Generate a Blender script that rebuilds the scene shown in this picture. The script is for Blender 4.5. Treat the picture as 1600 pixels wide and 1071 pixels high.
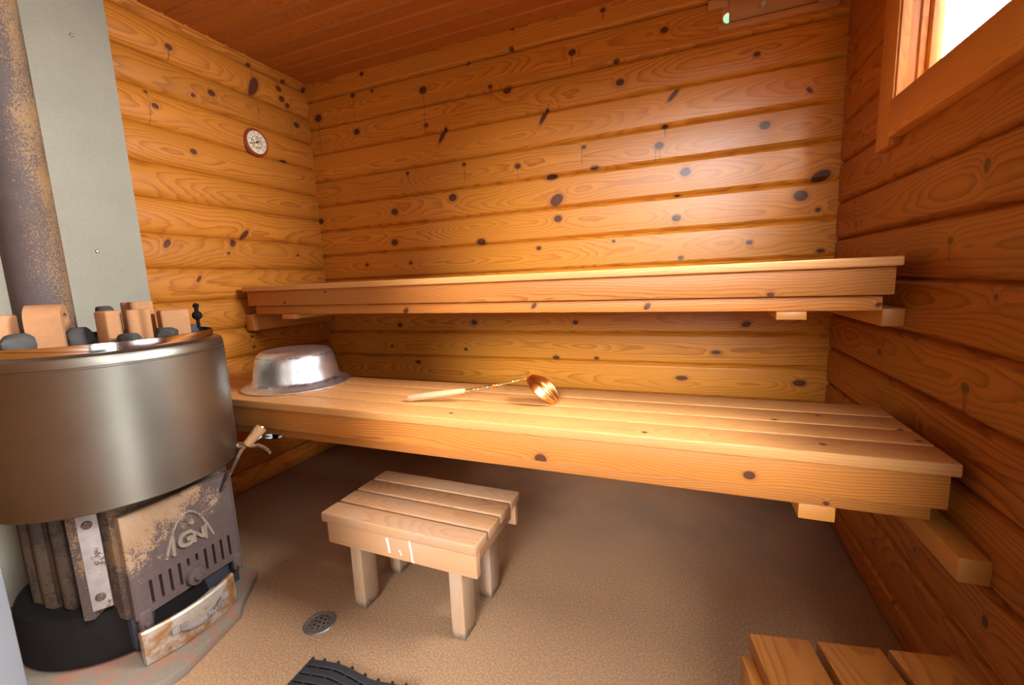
import bpy, bmesh, math, random
from math import sin, cos, pi, radians, sqrt
from mathutils import Vector, Matrix, Euler

# ------------------------------------------------------------------ reset
for o in list(bpy.data.objects):
    bpy.data.objects.remove(o, do_unlink=True)
SC = bpy.context.scene
COL = SC.collection
random.seed(7)

# ------------------------------------------------------------------ room dimensions (metres; x along back wall, y negative towards camera)
W, H = 2.3747, 1.9836
YF = -1.70                       # inner face of the front wall (doorway, camera stands in it)
DOOR_X0, DOOR_X1, DOOR_Z = 1.128, 2.30, 1.93
WIN_Y0, WIN_Y1, WIN_Z0, WIN_Z1 = -1.12, -0.455, 1.315, 1.74

# ------------------------------------------------------------------ camera
cam = bpy.data.cameras.new('camera')
cam_o = bpy.data.objects.new('camera', cam)
COL.objects.link(cam_o)
cam.sensor_fit = 'HORIZONTAL'
cam.sensor_width = 36.0
cam.lens = 676.786 / 1600 * 36.0
cam.clip_start = 0.02
R_ = Matrix(((0.92942557, -0.36871897, -0.01464376),
             (0.36669681, 0.91843658, 0.14834994),
             (-0.04125007, -0.14325005, 0.9888265)))
right, fwd, up = R_.col[0], R_.col[1], R_.col[2]
m = Matrix.Identity(4)
for i in range(3):
    m[i][0] = right[i]; m[i][1] = up[i]; m[i][2] = -fwd[i]
CAM = Vector((1.87579639, -1.9, 0.92463548))
m.translation = CAM
cam_o.matrix_world = m
SC.camera = cam_o

def px(u, v, ax, val):
    """point of the room seen at photo pixel (u, v) on the plane axis=val"""
    d = right * ((u - 800) / 676.786) + fwd - up * ((v - 535.5) / 676.786)
    t = (val - CAM[ax]) / d[ax]
    return CAM + d * t

# ------------------------------------------------------------------ world: overcast sky with added bright lobes, brightest on the window side
SKY, SKY_WIN, SKY_HIGH, LOW, DOOR_LOBE, GARDEN, GROUND = 2.6, 170.0, 58.0, .12, 3.2, 1.6, 1.6
world = bpy.data.worlds.new('overcast_sky')
SC.world = world
world.use_nodes = True
nt = world.node_tree
nt.nodes.clear()
wo = nt.nodes.new('ShaderNodeOutputWorld')
bg = nt.nodes.new('ShaderNodeBackground')
tc = nt.nodes.new('ShaderNodeTexCoord')
def wnode(t, **k):
    n = nt.nodes.new(t)
    for a, b in k.items(): setattr(n, a, b)
    return n
def wdot(vec, lo, hi):
    d = wnode('ShaderNodeVectorMath', operation='DOT_PRODUCT')
    nt.links.new(tc.outputs['Generated'], d.inputs[0])
    d.inputs[1].default_value = Vector(vec).normalized()
    r = wnode('ShaderNodeMapRange', interpolation_type='SMOOTHSTEP')
    nt.links.new(d.outputs['Value'], r.inputs['Value'])
    r.inputs['From Min'].default_value = lo; r.inputs['From Max'].default_value = hi
    return r.outputs['Result']
def wcol(c, s): return (c[0]*s, c[1]*s, c[2]*s, 1)
def wmix(fac, a, b):
    n = wnode('ShaderNodeMix', data_type='RGBA')
    nt.links.new(fac, n.inputs['Factor'])
    for i, v in ((6, a), (7, b)):
        if isinstance(v, tuple): n.inputs[i].default_value = v
        else: nt.links.new(v, n.inputs[i])
    return n.outputs[2]
c_ = wmix(wdot((0, 0, 1), .14, .30), wcol((.80, .85, .62), LOW), wcol((.98, .99, 1), SKY))          # trees below, open overcast above
c_ = wmix(wdot((0, 0, -1), .08, .25), c_, wcol((.8, .75, .65), GROUND))  # ground brightened as added upward fill for ceiling and upper walls
c_ = wmix(wdot((.06, -.93, .31), .960, .990), c_, wcol((1, 1, 1), SKY_HIGH))                           # bright sky lobe added behind the camera for the back wall's sheen
c_ = wmix(wdot((-1, 0, 0), -.10, .25), c_, wcol((.80, .85, .62), LOW))                               # left side dimmed to keep the right wall dark
wf = wnode('ShaderNodeMath', operation='MULTIPLY')
nt.links.new(wdot((1, 0, 0), .05, .40), wf.inputs[0]); nt.links.new(wdot((0, 1, 0), -.40, .0), wf.inputs[1])
wf2 = wnode('ShaderNodeMath', operation='MULTIPLY')
nt.links.new(wf.outputs[0], wf2.inputs[0]); nt.links.new(wdot((0, 0, 1), -.45, .10), wf2.inputs[1])
c_ = wmix(wf2.outputs[0], c_, wcol((1, .985, .96), SKY_WIN))                          # sky boosted beside the window, shaped to miss the doorway
c_ = wmix(wdot((.66, -.75, .06), .968, .99), c_, wcol((1, 1, .95), DOOR_LOBE))                            # bright lobe added past the doorway for highlights on basin and drum
c_ = wmix(wdot((.45, .8, .4), .93, .965), c_, wcol((1, .985, .96), SKY_WIN))
c_ = wmix(wdot((.06, .89, .45), .975, .985), c_, wcol((.42, .85, .45), GARDEN))
nt.links.new(c_, bg.inputs['Color'])
bg.inputs['Strength'].default_value = 1.0
nt.links.new(bg.outputs[0], wo.inputs['Surface'])

def portal(name, loc, rot, sx, sy):
    l = bpy.data.lights.new(name, 'AREA')
    l.shape = 'RECTANGLE'; l.size = sx; l.size_y = sy
    l.cycles.is_portal = True
    o = bpy.data.objects.new(name, l); COL.objects.link(o)
    o.location = loc; o.rotation_euler = rot
# sky portals in the two openings: they only guide sampling, they give no light of their own
portal('window_portal', (W + .075, (WIN_Y0+WIN_Y1)/2, (WIN_Z0+WIN_Z1)/2), (0, radians(90), 0), WIN_Z1-WIN_Z0, WIN_Y1-WIN_Y0)
portal('doorway_portal', ((DOOR_X0+DOOR_X1)/2, YF - .11, DOOR_Z/2), (radians(90), 0, 0), DOOR_X1-DOOR_X0, DOOR_Z)

SC.view_settings.view_transform = 'Standard'
SC.view_settings.look = 'None'
SC.view_settings.gamma = 1.0
SC.view_settings.use_curve_mapping = False
SC.view_settings.exposure = -0.38
SC.cycles.max_bounces = 12
SC.cycles.diffuse_bounces = 8
SC.cycles.glossy_bounces = 6
SC.cycles.transparent_max_bounces = 8
SC.cycles.sample_clamp_indirect = 8.0
SC.cycles.caustics_refractive = False
SC.cycles.blur_glossy = 0.5

# ------------------------------------------------------------------ node helpers
class NT:
    def __init__(self, name):
        self.m = bpy.data.materials.new(name)
        self.m.use_nodes = True
        self.t = self.m.node_tree
        self.t.nodes.clear()
        self.out = self.n('ShaderNodeOutputMaterial')
    def n(self, t, **k):
        x = self.t.nodes.new(t)
        for a, b in k.items(): setattr(x, a, b)
        return x
    def put(self, sock, v):
        if isinstance(v, bpy.types.NodeSocket): self.t.links.new(v, sock)
        elif isinstance(v, (tuple, list)) and sock.type == 'RGBA' and len(v) == 3: sock.default_value = (*v, 1)
        else: sock.default_value = v
    def math(self, op, a, b=None, c=None, clamp=False):
        x = self.n('ShaderNodeMath', operation=op, use_clamp=clamp)
        self.put(x.inputs[0], a)
        if b is not None: self.put(x.inputs[1], b)
        if c is not None: self.put(x.inputs[2], c)
        return x.outputs[0]
    def vmath(self, op, a, b=None, out=0):
        x = self.n('ShaderNodeVectorMath', operation=op)
        self.put(x.inputs[0], a)
        if b is not None: self.put(x.inputs[1], b)
        return x.outputs[out]
    def vscale(self, v, s): return self.vmath('MULTIPLY', v, s)
    def comb(self, x, y, z):
        c = self.n('ShaderNodeCombineXYZ')
        for i, v in enumerate((x, y, z)): self.put(c.inputs[i], v)
        return c.outputs[0]
    def sep(self, v):
        c = self.n('ShaderNodeSeparateXYZ'); self.put(c.inputs[0], v)
        return c.outputs
    def noise(self, vec, scale=1.0, detail=3.0, rough=.55, dist=0.0, out='Fac'):
        x = self.n('ShaderNodeTexNoise')
        self.put(x.inputs['Vector'], vec)
        x.inputs['Scale'].default_value = scale; x.inputs['Detail'].default_value = detail
        x.inputs['Roughness'].default_value = rough; x.inputs['Distortion'].default_value = dist
        return x.outputs[out]
    def maprange(self, v, a, b, c=0.0, d=1.0, smooth=False):
        x = self.n('ShaderNodeMapRange')
        if smooth: x.interpolation_type = 'SMOOTHSTEP'
        self.put(x.inputs['Value'], v)
        for nme, q in (('From Min', a), ('From Max', b), ('To Min', c), ('To Max', d)): x.inputs[nme].default_value = q
        return x.outputs['Result']
    def mix(self, f, a, b, blend='MIX'):
        x = self.n('ShaderNodeMix', data_type='RGBA', blend_type=blend)
        self.put(x.inputs['Factor'], f); self.put(x.inputs[6], a); self.put(x.inputs[7], b)
        return x.outputs[2]
    def attr(self, name, out='Vector'):
        x = self.n('ShaderNodeAttribute', attribute_name=name)
        return x.outputs[out]
    def obj(self): return self.n('ShaderNodeTexCoord').outputs['Object']
    def bump(self, h, strength=.2, dist=.002):
        x = self.n('ShaderNodeBump'); x.inputs['Strength'].default_value = strength
        x.inputs['Distance'].default_value = dist
        self.put(x.inputs['Height'], h); return x.outputs[0]
    def bsdf(self, color, rough=.5, metal=0.0, normal=None, spec=.5, coat=0.0):
        b = self.n('ShaderNodeBsdfPrincipled')
        self.put(b.inputs['Base Color'], color); self.put(b.inputs['Roughness'], rough)
        self.put(b.inputs['Metallic'], metal)
        b.inputs['Specular IOR Level'].default_value = spec
        b.inputs['Coat Weight'].default_value = coat
        if normal is not None: self.put(b.inputs['Normal'], normal)
        self.t.links.new(b.outputs[0], self.out.inputs['Surface'])
        return self.m

def wood(name, light, dark, freq=150.0, contrast=.8, knots=(), axis=None, drips=(), rough=.42, spec=.5,
         halo=(.30, .10, .02), core=(.062, .019, .008), tonevar=.22, grey=None, bumpy=.12, foot=None):
    """pine: solid growth rings running along gc.x of every board, knots where the photo has them"""
    N = NT(name)
    gc = N.attr('gc'); seed = N.attr('seed', 'Fac')
    u, v, w = N.sep(gc)
    so = N.vmath('ADD', gc, N.comb(N.math('MULTIPLY', seed, 37.3), N.math('MULTIPLY', seed, 91.7), N.math('MULTIPLY', seed, 13.1)))
    n1 = N.noise(N.vscale(so, (1.15, .5, .5)), 1, 2, .5)
    n2 = N.noise(N.vmath('ADD', N.vscale(so, (.9, .4, .4)), (7.7, 3.1, 9.2)), 1, 1, .5)
    warp = N.noise(N.vscale(so, (2.6, 17, 17)), 1, 3, .55)
    w0 = N.math('MULTIPLY_ADD', n1, .17, -.035)
    v0 = N.math('MULTIPLY_ADD', n2, .12, -.06)
    dv = N.math('SUBTRACT', v, v0); dw = N.math('ADD', w, w0)
    r = N.math('SQRT', N.math('ADD', N.math('MULTIPLY', dv, dv), N.math('MULTIPLY', dw, dw)))
    F = N.math('MULTIPLY', N.math('ADD', r, N.math('MULTIPLY', warp, .020)), freq)
    mask = None
    if knots:
        P = N.n('ShaderNodeNewGeometry').outputs['Position'] if axis != 'o' else N.obj()
        for (a, b, ra, rb, rot) in knots:
            mp = N.n('ShaderNodeMapping', vector_type='TEXTURE')
            N.put(mp.inputs['Vector'], P)
            if axis in ('x', 'o'):      # board face in the xz plane
                mp.inputs['Location'].default_value = (a, 0, b); mp.inputs['Scale'].default_value = (ra, 1e3, rb)
                mp.inputs['Rotation'].default_value = (0, -rot, 0)
            elif axis == 'y':
                mp.inputs['Location'].default_value = (0, a, b); mp.inputs['Scale'].default_value = (1e3, ra, rb)
                mp.inputs['Rotation'].default_value = (rot, 0, 0)
            else:                        # 'z': board face in the xy plane
                mp.inputs['Location'].default_value = (a, b, 0); mp.inputs['Scale'].default_value = (ra, rb, 1e3)
                mp.inputs['Rotation'].default_value = (0, 0, rot)
            r2 = N.vmath('DOT_PRODUCT', mp.outputs[0], mp.outputs[0], 1)
            g = N.math('DIVIDE', 1.0, N.math('ADD', r2, 1.0))
            mask = g if mask is None else N.math('MAXIMUM', mask, g)
        F = N.math('MULTIPLY_ADD', mask, 4.0, F)
    fr = N.math('FRACT', F)
    rp = N.n('ShaderNodeValToRGB'); N.put(rp.inputs[0], fr)
    els = rp.color_ramp.elements
    els[0].position = 0; els[0].color = (0, 0, 0, 1)
    els[1].position = 1; els[1].color = (0, 0, 0, 1)
    for p, q in ((.45, .12), (.72, .55), (.88, 1), (.95, .75)):
        e = els.new(p); e.color = (q, q, q, 1)
    late = rp.outputs[0]
    fib = N.noise(N.vscale(so, (9, 420, 420)), 1, 2, .6)
    big = N.noise(N.vscale(so, (1.7, 9, 9)), 1, 2, .5)
    fac = N.math('MULTIPLY', late, N.math('MULTIPLY_ADD', big, 1.2 * contrast, .15 * contrast), clamp=True)
    col = N.mix(fac, light, dark)
    wn = N.n('ShaderNodeTexWhiteNoise', noise_dimensions='1D'); N.put(wn.inputs['W'], N.math('MULTIPLY', seed, 517.3))
    tone = N.math('ADD', N.math('MULTIPLY_ADD', wn.outputs['Value'], tonevar, 1 - tonevar / 2),
                  N.math('ADD', N.math('MULTIPLY_ADD', fib, .30, -.15), N.math('MULTIPLY_ADD', big, .30, -.15)))
    col = N.mix(1.0, col, N.comb(tone, tone, tone), 'MULTIPLY')
    if grey:
        gm = N.maprange(N.noise(N.vscale(so, (5, 14, 14)), 1, 4, .6), .42, .68)
        col = N.mix(N.math('MULTIPLY', gm, grey[1]), col, grey[0])
    if foot is not None:             # dark wet dirt soaked into the foot end
        ft = N.math('ADD', u, N.math('MULTIPLY_ADD', N.noise(N.vscale(gc, (30, 60, 60)), 1, 3, .6), .05, -.025))
        col = N.mix(N.maprange(ft, foot, foot + .022, .8, 0.0, True), col, (.07, .055, .045))
    if mask is not None:
        hm = N.math('MULTIPLY', N.maprange(mask, .16, .46, smooth=True), .55)
        col = N.mix(hm, col, halo)
        kn = N.noise(N.vscale(so, (160, 160, 160)), 1, 2, .6)
        cm = N.maprange(N.math('MULTIPLY_ADD', kn, .06, mask), .47, .56, smooth=True)
        ring = N.math('MULTIPLY_ADD', N.math('SINE', N.math('MULTIPLY', mask, 60.0)), .25, .75)
        col = N.mix(cm, col, N.mix(1.0, N.mix(kn, core, tuple(min(1, q * 3.2) for q in core)), N.comb(ring, ring, ring), 'MULTIPLY'))
    for (a, z1, z0, wd) in drips:
        X, Y, Z = N.sep(N.n('ShaderNodeNewGeometry').outputs['Position'])
        h = X if axis == 'x' else Y
        wob = N.noise(N.comb(0.0, 0.0, N.math('MULTIPLY', Z, 60.0)), 1, 1, .5)
        d = N.math('ABSOLUTE', N.math('SUBTRACT', N.math('MULTIPLY_ADD', wob, .003, h), a + .0015))
        mk = N.math('MULTIPLY', N.math('LESS_THAN', d, N.math('MULTIPLY', wob, wd * 2)),
                    N.math('MULTIPLY', N.math('LESS_THAN', Z, z1), N.math('GREATER_THAN', Z, z0)))
        col = N.mix(N.math('MULTIPLY', mk, .75), col, (.16, .035, .012))
    nb = N.bump(N.math('ADD', N.math('MULTIPLY', late, .5), fib), bumpy, .0015)
    return N.bsdf(col, rough, 0, nb, spec)

# ------------------------------------------------------------------ mesh builder
class MB:
    def __init__(self):
        self.bm = bmesh.new()
        self.gl = self.bm.verts.layers.float_vector.new('gc')
        self.sl = self.bm.verts.layers.float.new('seed')
    def merge(self, bm2, M=None, axis=0, seed=None, center=None):
        seed = random.random() if seed is None else seed
        mp = {}
        order = {0: (0, 1, 2), 1: (1, 0, 2), 2: (2, 0, 1)}[axis]
        for vtx in bm2.verts:
            co = vtx.co
            nv = self.bm.verts.new(M @ co if M is not None else co)
            c = co if center is None else co - Vector(center)
            nv[self.gl] = (c[order[0]], c[order[1]], c[order[2]])
            nv[self.sl] = seed
            mp[vtx] = nv
        for f in bm2.faces:
            try:
                nf = self.bm.faces.new([mp[q] for q in f.verts]); nf.smooth = True
            except ValueError: pass
        bm2.free()
        return self
    def box(self, c, s, axis=0, rot=None, bevel=.002, seg=2, seed=None, shear=None):
        b = bmesh.new()
        bmesh.ops.create_cube(b, size=1)
        for v_ in b.verts:
            v_.co = Vector((v_.co.x * s[0], v_.co.y * s[1], v_.co.z * s[2]))
        if bevel:
            bmesh.ops.bevel(b, geom=list(b.edges), offset=min(bevel, min(s) * .45), segments=seg, affect='EDGES', profile=.5)
        M = Matrix.Translation(c)
        if rot is not None: M = M @ Euler(rot).to_matrix().to_4x4()
        return self.merge(b, M, axis, seed)
    def bounds(self, lo, hi, **k):
        lo, hi = Vector(lo), Vector(hi)
        return self.box((lo + hi) / 2, hi - lo, **k)
    def lathe(self, prof, M=None, n=48, close=False, axis=2):
        """profile [(r, z)] revolved about z"""
        b = bmesh.new()
        rings = []
        for r, z in prof:
            if r < 1e-6: rings.append([b.verts.new((0, 0, z))])
            else: rings.append([b.verts.new((r * cos(2*pi*i/n), r * sin(2*pi*i/n), z)) for i in range(n)])
        pairs = list(zip(rings[:-1], rings[1:]))
        if close: pairs.append((rings[-1], rings[0]))
        for A, B in pairs:
            for i in range(n):
                j = (i + 1) % n
                if len(A) == 1 and len(B) == 1: continue
                if len(A) == 1: b.faces.new((A[0], B[i], B[j]))
                elif len(B) == 1: b.faces.new((A[i], A[j], B[0]))
                else: b.faces.new((A[i], A[j], B[j], B[i]))
        bmesh.ops.recalc_face_normals(b, faces=list(b.faces))
        return self.merge(b, M, axis)
    def tube(self, pts, rad, n=12, cap=True, axis=0):
        b = bmesh.new()
        pts = [Vector(p) for p in pts]
        rs = rad if isinstance(rad, (list, tuple)) else [rad] * len(pts)
        prev = None; rings = []
        for i, p in enumerate(pts):
            t = (pts[min(i+1, len(pts)-1)] - pts[max(i-1, 0)]).normalized()
            if prev is None:
                a = t.orthogonal().normalized()
            else:
                a = (prev - t * prev.dot(t)).normalized()
            prev = a; c = t.cross(a)
            rings.append([b.verts.new(p + (a * cos(2*pi*k/n) + c * sin(2*pi*k/n)) * rs[i]) for k in range(n)])
        for A, B in zip(rings[:-1], rings[1:]):
            for k in range(n): b.faces.new((A[k], A[(k+1) % n], B[(k+1) % n], B[k]))
        if cap:
            b.faces.new(list(reversed(rings[0]))); b.faces.new(rings[-1])
        return self.merge(b, None, axis)
    def prism(self, poly, d, M=None, bevel=0, axis=0, seed=None):
        """closed 2-D outline (x, z) extruded from y=0 to y=d"""
        b = bmesh.new()
        A = [b.verts.new((p[0], 0, p[1])) for p in poly]; B = [b.verts.new((p[0], d, p[1])) for p in poly]
        b.faces.new(A); b.faces.new(list(reversed(B)))
        n = len(poly)
        for i in range(n):
            b.faces.new((A[i], B[i], B[(i+1) % n], A[(i+1) % n]))
        bmesh.ops.recalc_face_normals(b, faces=list(b.faces))
        if bevel:
            bmesh.ops.bevel(b, geom=list(b.edges), offset=bevel, segments=2, affect='EDGES', profile=.5)
        return self.merge(b, M, axis, seed)
    def loft(self, rings, closed=True, caps=True, axis=0):
        b = bmesh.new()
        R = [[b.verts.new(p) for p in ring] for ring in rings]
        n = len(R[0])
        for A, B in zip(R[:-1], R[1:]):
            for i in range(n if closed else n - 1):
                b.faces.new((A[i], A[(i+1) % n], B[(i+1) % n], B[i]))
        if caps:
            b.faces.new(list(reversed(R[0]))); b.faces.new(R[-1])
        bmesh.ops.recalc_face_normals(b, faces=list(b.faces))
        return self.merge(b, None, axis)
    def obj(self, name, mat, parent=None, sharp=35):
        me = bpy.data.meshes.new(name)
        self.bm.normal_update()
        self.bm.to_mesh(me); self.bm.free()
        me.set_sharp_from_angle(angle=radians(sharp))
        me.materials.append(mat)
        o = bpy.data.objects.new(name, me); COL.objects.link(o)
        if parent is not None:
            o.parent = parent
            root = parent
            o.matrix_parent_inverse = Matrix.Identity(4)
        return o

def under(o, parent, world=True):
    """make o (built in room coordinates) a child without moving it"""
    o.parent = parent
    if world: o.matrix_parent_inverse = parent_matrix(parent).inverted()
    return o
def parent_matrix(p):
    Mx = Matrix.LocRotScale(p.location, p.rotation_euler, p.scale)
    if p.parent: return parent_matrix(p.parent) @ p.matrix_parent_inverse @ Mx
    return Mx

def thing(name, label, cat, loc=(0, 0, 0), rotz=0.0, group=None):
    o = bpy.data.objects.new(name, None); COL.objects.link(o)
    o.empty_display_size = .05
    o.location = loc; o.rotation_euler = (0, 0, rotz)
    tag(o, label, cat, group); return o
def tag(o, label, cat, group=None, kind=None):
    o['label'] = label; o['category'] = cat
    if group: o['group'] = group
    if kind: o['kind'] = kind
    return o
def struct(o):
    o['kind'] = 'structure'; return o

# ------------------------------------------------------------------ knots read off the photo
def K(lst, ax, val, hor, scale=1.0):
    out = []
    for t in lst:
        u, v_, r = t[:3]
        rot = t[3] if len(t) > 3 else 0.0
        asp = t[4] if len(t) > 4 else 1.25
        p = px(u, v_, ax, val)
        q = px(u, v_ + r, ax, val)
        rr = (p - q).length * .78 * scale
        out.append((p[hor], p.z, rr * asp, rr, rot))
    return out
KB = [(565,115.5,4),(551,149,4.5),(581,142,3),(497.5,185,7),(661,141,7),(557.5,206,6),(731,99,4),(799,76,4),(766,135.5,4),(792.5,141,7),
 (666,196,4),(801,44.5,3.5),(692,211,4.5,1.0,3.8),(850,182,4.5,1.0,3.8),(502,346,5),(617,331,6),(707.5,309,7),(617,379,6),(752,378,6,0,1.6),
 (637,271,3),(725,257,3.5),(809,260,5),(862,277,6,0,2.0),(870,312.5,10,.5,1.4),(872,342,6.5),(842,388,4),(574,414,3.2),(642,411,3.2),
 (942,16,4.5),(1038,47,6),(894,82,6),(963,95,3.5,0,1.8),(969,129,6.5),(1183,85,5),(1052,149,4.5,.8,3.4),(1265,141,4,-.9,1.8),(1039,198,5),
 (1195,196,8),(1030,228,7),(912,230,4),(929,262,4,0,2.2),(1071,269,8),(1283,275,10,.35,1.7),(1251,306,10,-.2),(1278,328,4),(1057,341,6.5),
 (1058,306,2.5,0,2),(959,377,3),(1171,379,4.5),(1064,403,4),(1282,392,4,0,1.8),
 (625,508,4),(741,504,5),(899,504,4),(728,546,3),(869,559,4,0,1.6),(1166,507,5,.3,1.6),(1065,591,4.5,0,2.4),(1249,599,6,0,1.8),(1119,551,3.5,0,2.4),
 (654,566,3.5,0,1.5),(613,541,2.5),(932,560,3,0,1.5)]
KR = [(1338,74,6,0,.9),(1349,212,4,0,.8),(1396,275,4),(1544,258,14,0,.72),(1486,376,8),(1336,316,5,0,.7),(1338,351,7,0,.7),(1557,464.5,7,0,.8),
 (1509,607,11),(1375,551,7),(1439,665,5.5),(1540,972,12,0,.8),(1394,942,5),(1430,860,5)]
KL = [(262,74,5.5),(329,146,6),(301,149,3.5),(227.5,143,3),(241,166,5),(390,101,3.5),(395,135,9,1.2,2.0),(444,127.5,4),(434,139,5),(439,155,5),
 (449,165,4),(462,196,5),(475,140,4),(301,237.5,5),(445,252.5,3,0,2.4),(382,367.5,5,.9,2.2),(364,380,5,.9,1.8),(260,381,5,.9,2),(356,396,2.6),
 (464,399.5,2.6),(393,526,2.4),(396,542,2.4),(310,436,3,.9,2.5)]
def D(lst, ax, val, hor):
    out = []
    for (u, v0, v1, w) in lst:
        a = px(u, v0, ax, val); b = px(u, v1, ax, val)
        out.append((a[hor], a.z, b.z, w))
    return out
DB = [(497.5,190,240,.0016),(661,145,215,.0016),(551,152,187,.0011),(766,138,158,.0012),(637,272,281,.0022),(725,259,283,.0016),(809,263,280,.0013),
      (942,20,31,.0025),(893,86,104,.0018),(1039,202,214,.0025),(1024,234,252,.0018),(1031,234,250,.0018),(909,233,258,.0015)]
DR = [(1486,380,408,.0035),(1509,614,652,.006),(1396,278,291,.002)]
DL = [(229,146,194,.0012),(262,77,93,.002),(399,145,187,.0011),(451,170,214,.0013),(390,103,130,.0011)]

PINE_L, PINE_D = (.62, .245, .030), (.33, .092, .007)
BACK_BANDS = [0, .99, 1.2281, 1.3626, 1.4945, 1.6317, 2.1]      # the knots are shared out between the logs of the back wall
M_wall_back = []
for b0, b1 in zip(BACK_BANDS[:-1], BACK_BANDS[1:]):
    M_wall_back.append(wood('varnished_pine_back_wall', PINE_L, PINE_D, knots=[k for k in K(KB, 1, 0, 0) if b0 - .03 < k[1] < b1 + .03], axis='x',
                            drips=[d for d in D(DB, 1, 0, 0) if d[2] < b1 and d[1] > b0], rough=.29, spec=.30))
M_wall_left = wood('varnished_pine_left_wall', (.50, .185, .022), (.26, .070, .006), knots=K(KL, 0, 0, 1), axis='y', drips=D(DL, 0, 0, 1), rough=.38)  # same pine as the back wall, its dimmer light put into the colour
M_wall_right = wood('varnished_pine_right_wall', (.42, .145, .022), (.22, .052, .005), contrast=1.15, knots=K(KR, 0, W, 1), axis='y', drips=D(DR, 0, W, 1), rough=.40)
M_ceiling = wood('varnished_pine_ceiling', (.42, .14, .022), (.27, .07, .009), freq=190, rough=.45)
M_trim = wood('pine_trim', (.58, .24, .05), (.38, .125, .02), freq=190, rough=.42)
M_vent = wood('pale_vent_pine', (.62, .33, .14), (.42, .19, .06), freq=210, contrast=.7, rough=.5)
M_bench = wood('bench_pine', (.68, .325, .105), (.50, .195, .050), freq=200, contrast=.6, rough=.5, tonevar=.12, bumpy=.08,
               knots=K([(1286, 695, 2.5), (1007, 676, 1.6), (602, 653.5, 2.2, 0, 1.6), (1210, 656, 2), (1278, 650, 2), (1408, 672, 2), (1435, 690, 2), (705, 646, 1.6)], 2, .557, 0)
                     and [(p_[0], p_[1], .006, .005, 0) for p_ in [px(*q, 2, .557) for q in ((1286,695),(1007,676),(618,653),(1210,656),(1278,650),(1408,672),(1435,690),(705,646))]], axis='z')
M_fascia = wood('bench_front_pine', (.57, .215, .042), (.33, .092, .011), freq=150, contrast=1.1, rough=.48, spec=.4, tonevar=.34, axis='x',
                knots=K([(1171, 744, 8), (844, 718, 9), (1297, 797, 4)], 1, -.895, 0) + K([(411, 476, 3), (481, 458, 2.5), (612, 489, 4.5, .6, 1.5), (826, 480, 4, .8, 1.8), (1010, 480, 5, .9, 1.6), (1202, 460, 4, 0, 1.6), (1371, 476, 3.5, .5, 1.5)], 1, -.64, 0))
M_stool = wood('weathered_stool_pine', (.46, .245, .115), (.30, .135, .052), freq=210, contrast=.75, rough=.6, tonevar=.14,
               grey=((.37, .27, .20), .45), bumpy=.2)
M_leg = wood('weathered_leg_pine', (.42, .265, .155), (.31, .18, .095), freq=230, contrast=.6, rough=.65, tonevar=.1,
             grey=((.34, .28, .24), .5), bumpy=.2, foot=-.133)
M_step = wood('dark_oiled_pine', (.40, .15, .028), (.22, .06, .008), freq=190, contrast=.9, rough=.42, tonevar=.2)
M_bare = wood('bare_light_wood', (.54, .33, .18), (.42, .24, .12), freq=320, contrast=.5, rough=.55, tonevar=.1)
M_grip = wood('worn_grip_wood', (.40, .22, .10), (.20, .095, .04), freq=320, contrast=.9, rough=.5, tonevar=.1)

# ------------------------------------------------------------------ planked walls
def wall_planks(mb, bounds_, u0, u1, put, depth=.10, groove=.010, ch=.011, belly=.002, seedbase=0):
    """horizontal logs stacked between the given heights; put(u, z, d) gives the room point, d = distance in front of the wall plane"""
    for i in range(len(bounds_) - 1):
        z0, z1 = bounds_[i], bounds_[i+1]
        zm = (z0 + z1) / 2
        g = .0012
        prof = [(z0 + g, -groove), (z0 + g + .002, -groove * .72)]
        prof += [(z0 + ch * .6, -groove * .28), (z0 + ch * .92, -groove * .04), (z0 + ch * 1.05, 0)]
        prof += [(z0 + (z1 - z0) * t, belly * (1 - (2*t - 1)**2)) for t in (.3, .5, .7)]
        prof += [(z1 - ch * 1.05, 0), (z1 - ch * .92, -groove * .04), (z1 - ch * .6, -groove * .28), (z1 - g - .002, -groove * .72), (z1 - g, -groove)]
        prof += [(z1 + .0006, -groove - .003), (z1 + .0006, -depth), (z0 - .0006, -depth), (z0 - .0006, -groove - .003)]
        seed = random.random()
        A = []; B = []
        for (z, d) in prof:
            for uu, L in ((u0, A), (u1, B)):
                v_ = mb.bm.verts.new(put(uu, z, d)); v_[mb.gl] = (uu, z - zm, d); v_[mb.sl] = seed; L.append(v_)
        n = len(prof)
        for k in range(n):
            f = mb.bm.faces.new((A[k], A[(k+1) % n], B[(k+1) % n], B[k])); f.smooth = True
        mb.bm.faces.new(A); mb.bm.faces.new(list(reversed(B)))
def cut_hole(mb, planes, inside):
    for co, no in planes:
        bmesh.ops.bisect_plane(mb.bm, geom=list(mb.bm.verts) + list(mb.bm.edges) + list(mb.bm.faces), plane_co=co, plane_no=no)
    dead = [f for f in mb.bm.faces if inside(f.calc_center_median())]
    bmesh.ops.delete(mb.bm, geom=dead, context='FACES')

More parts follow.
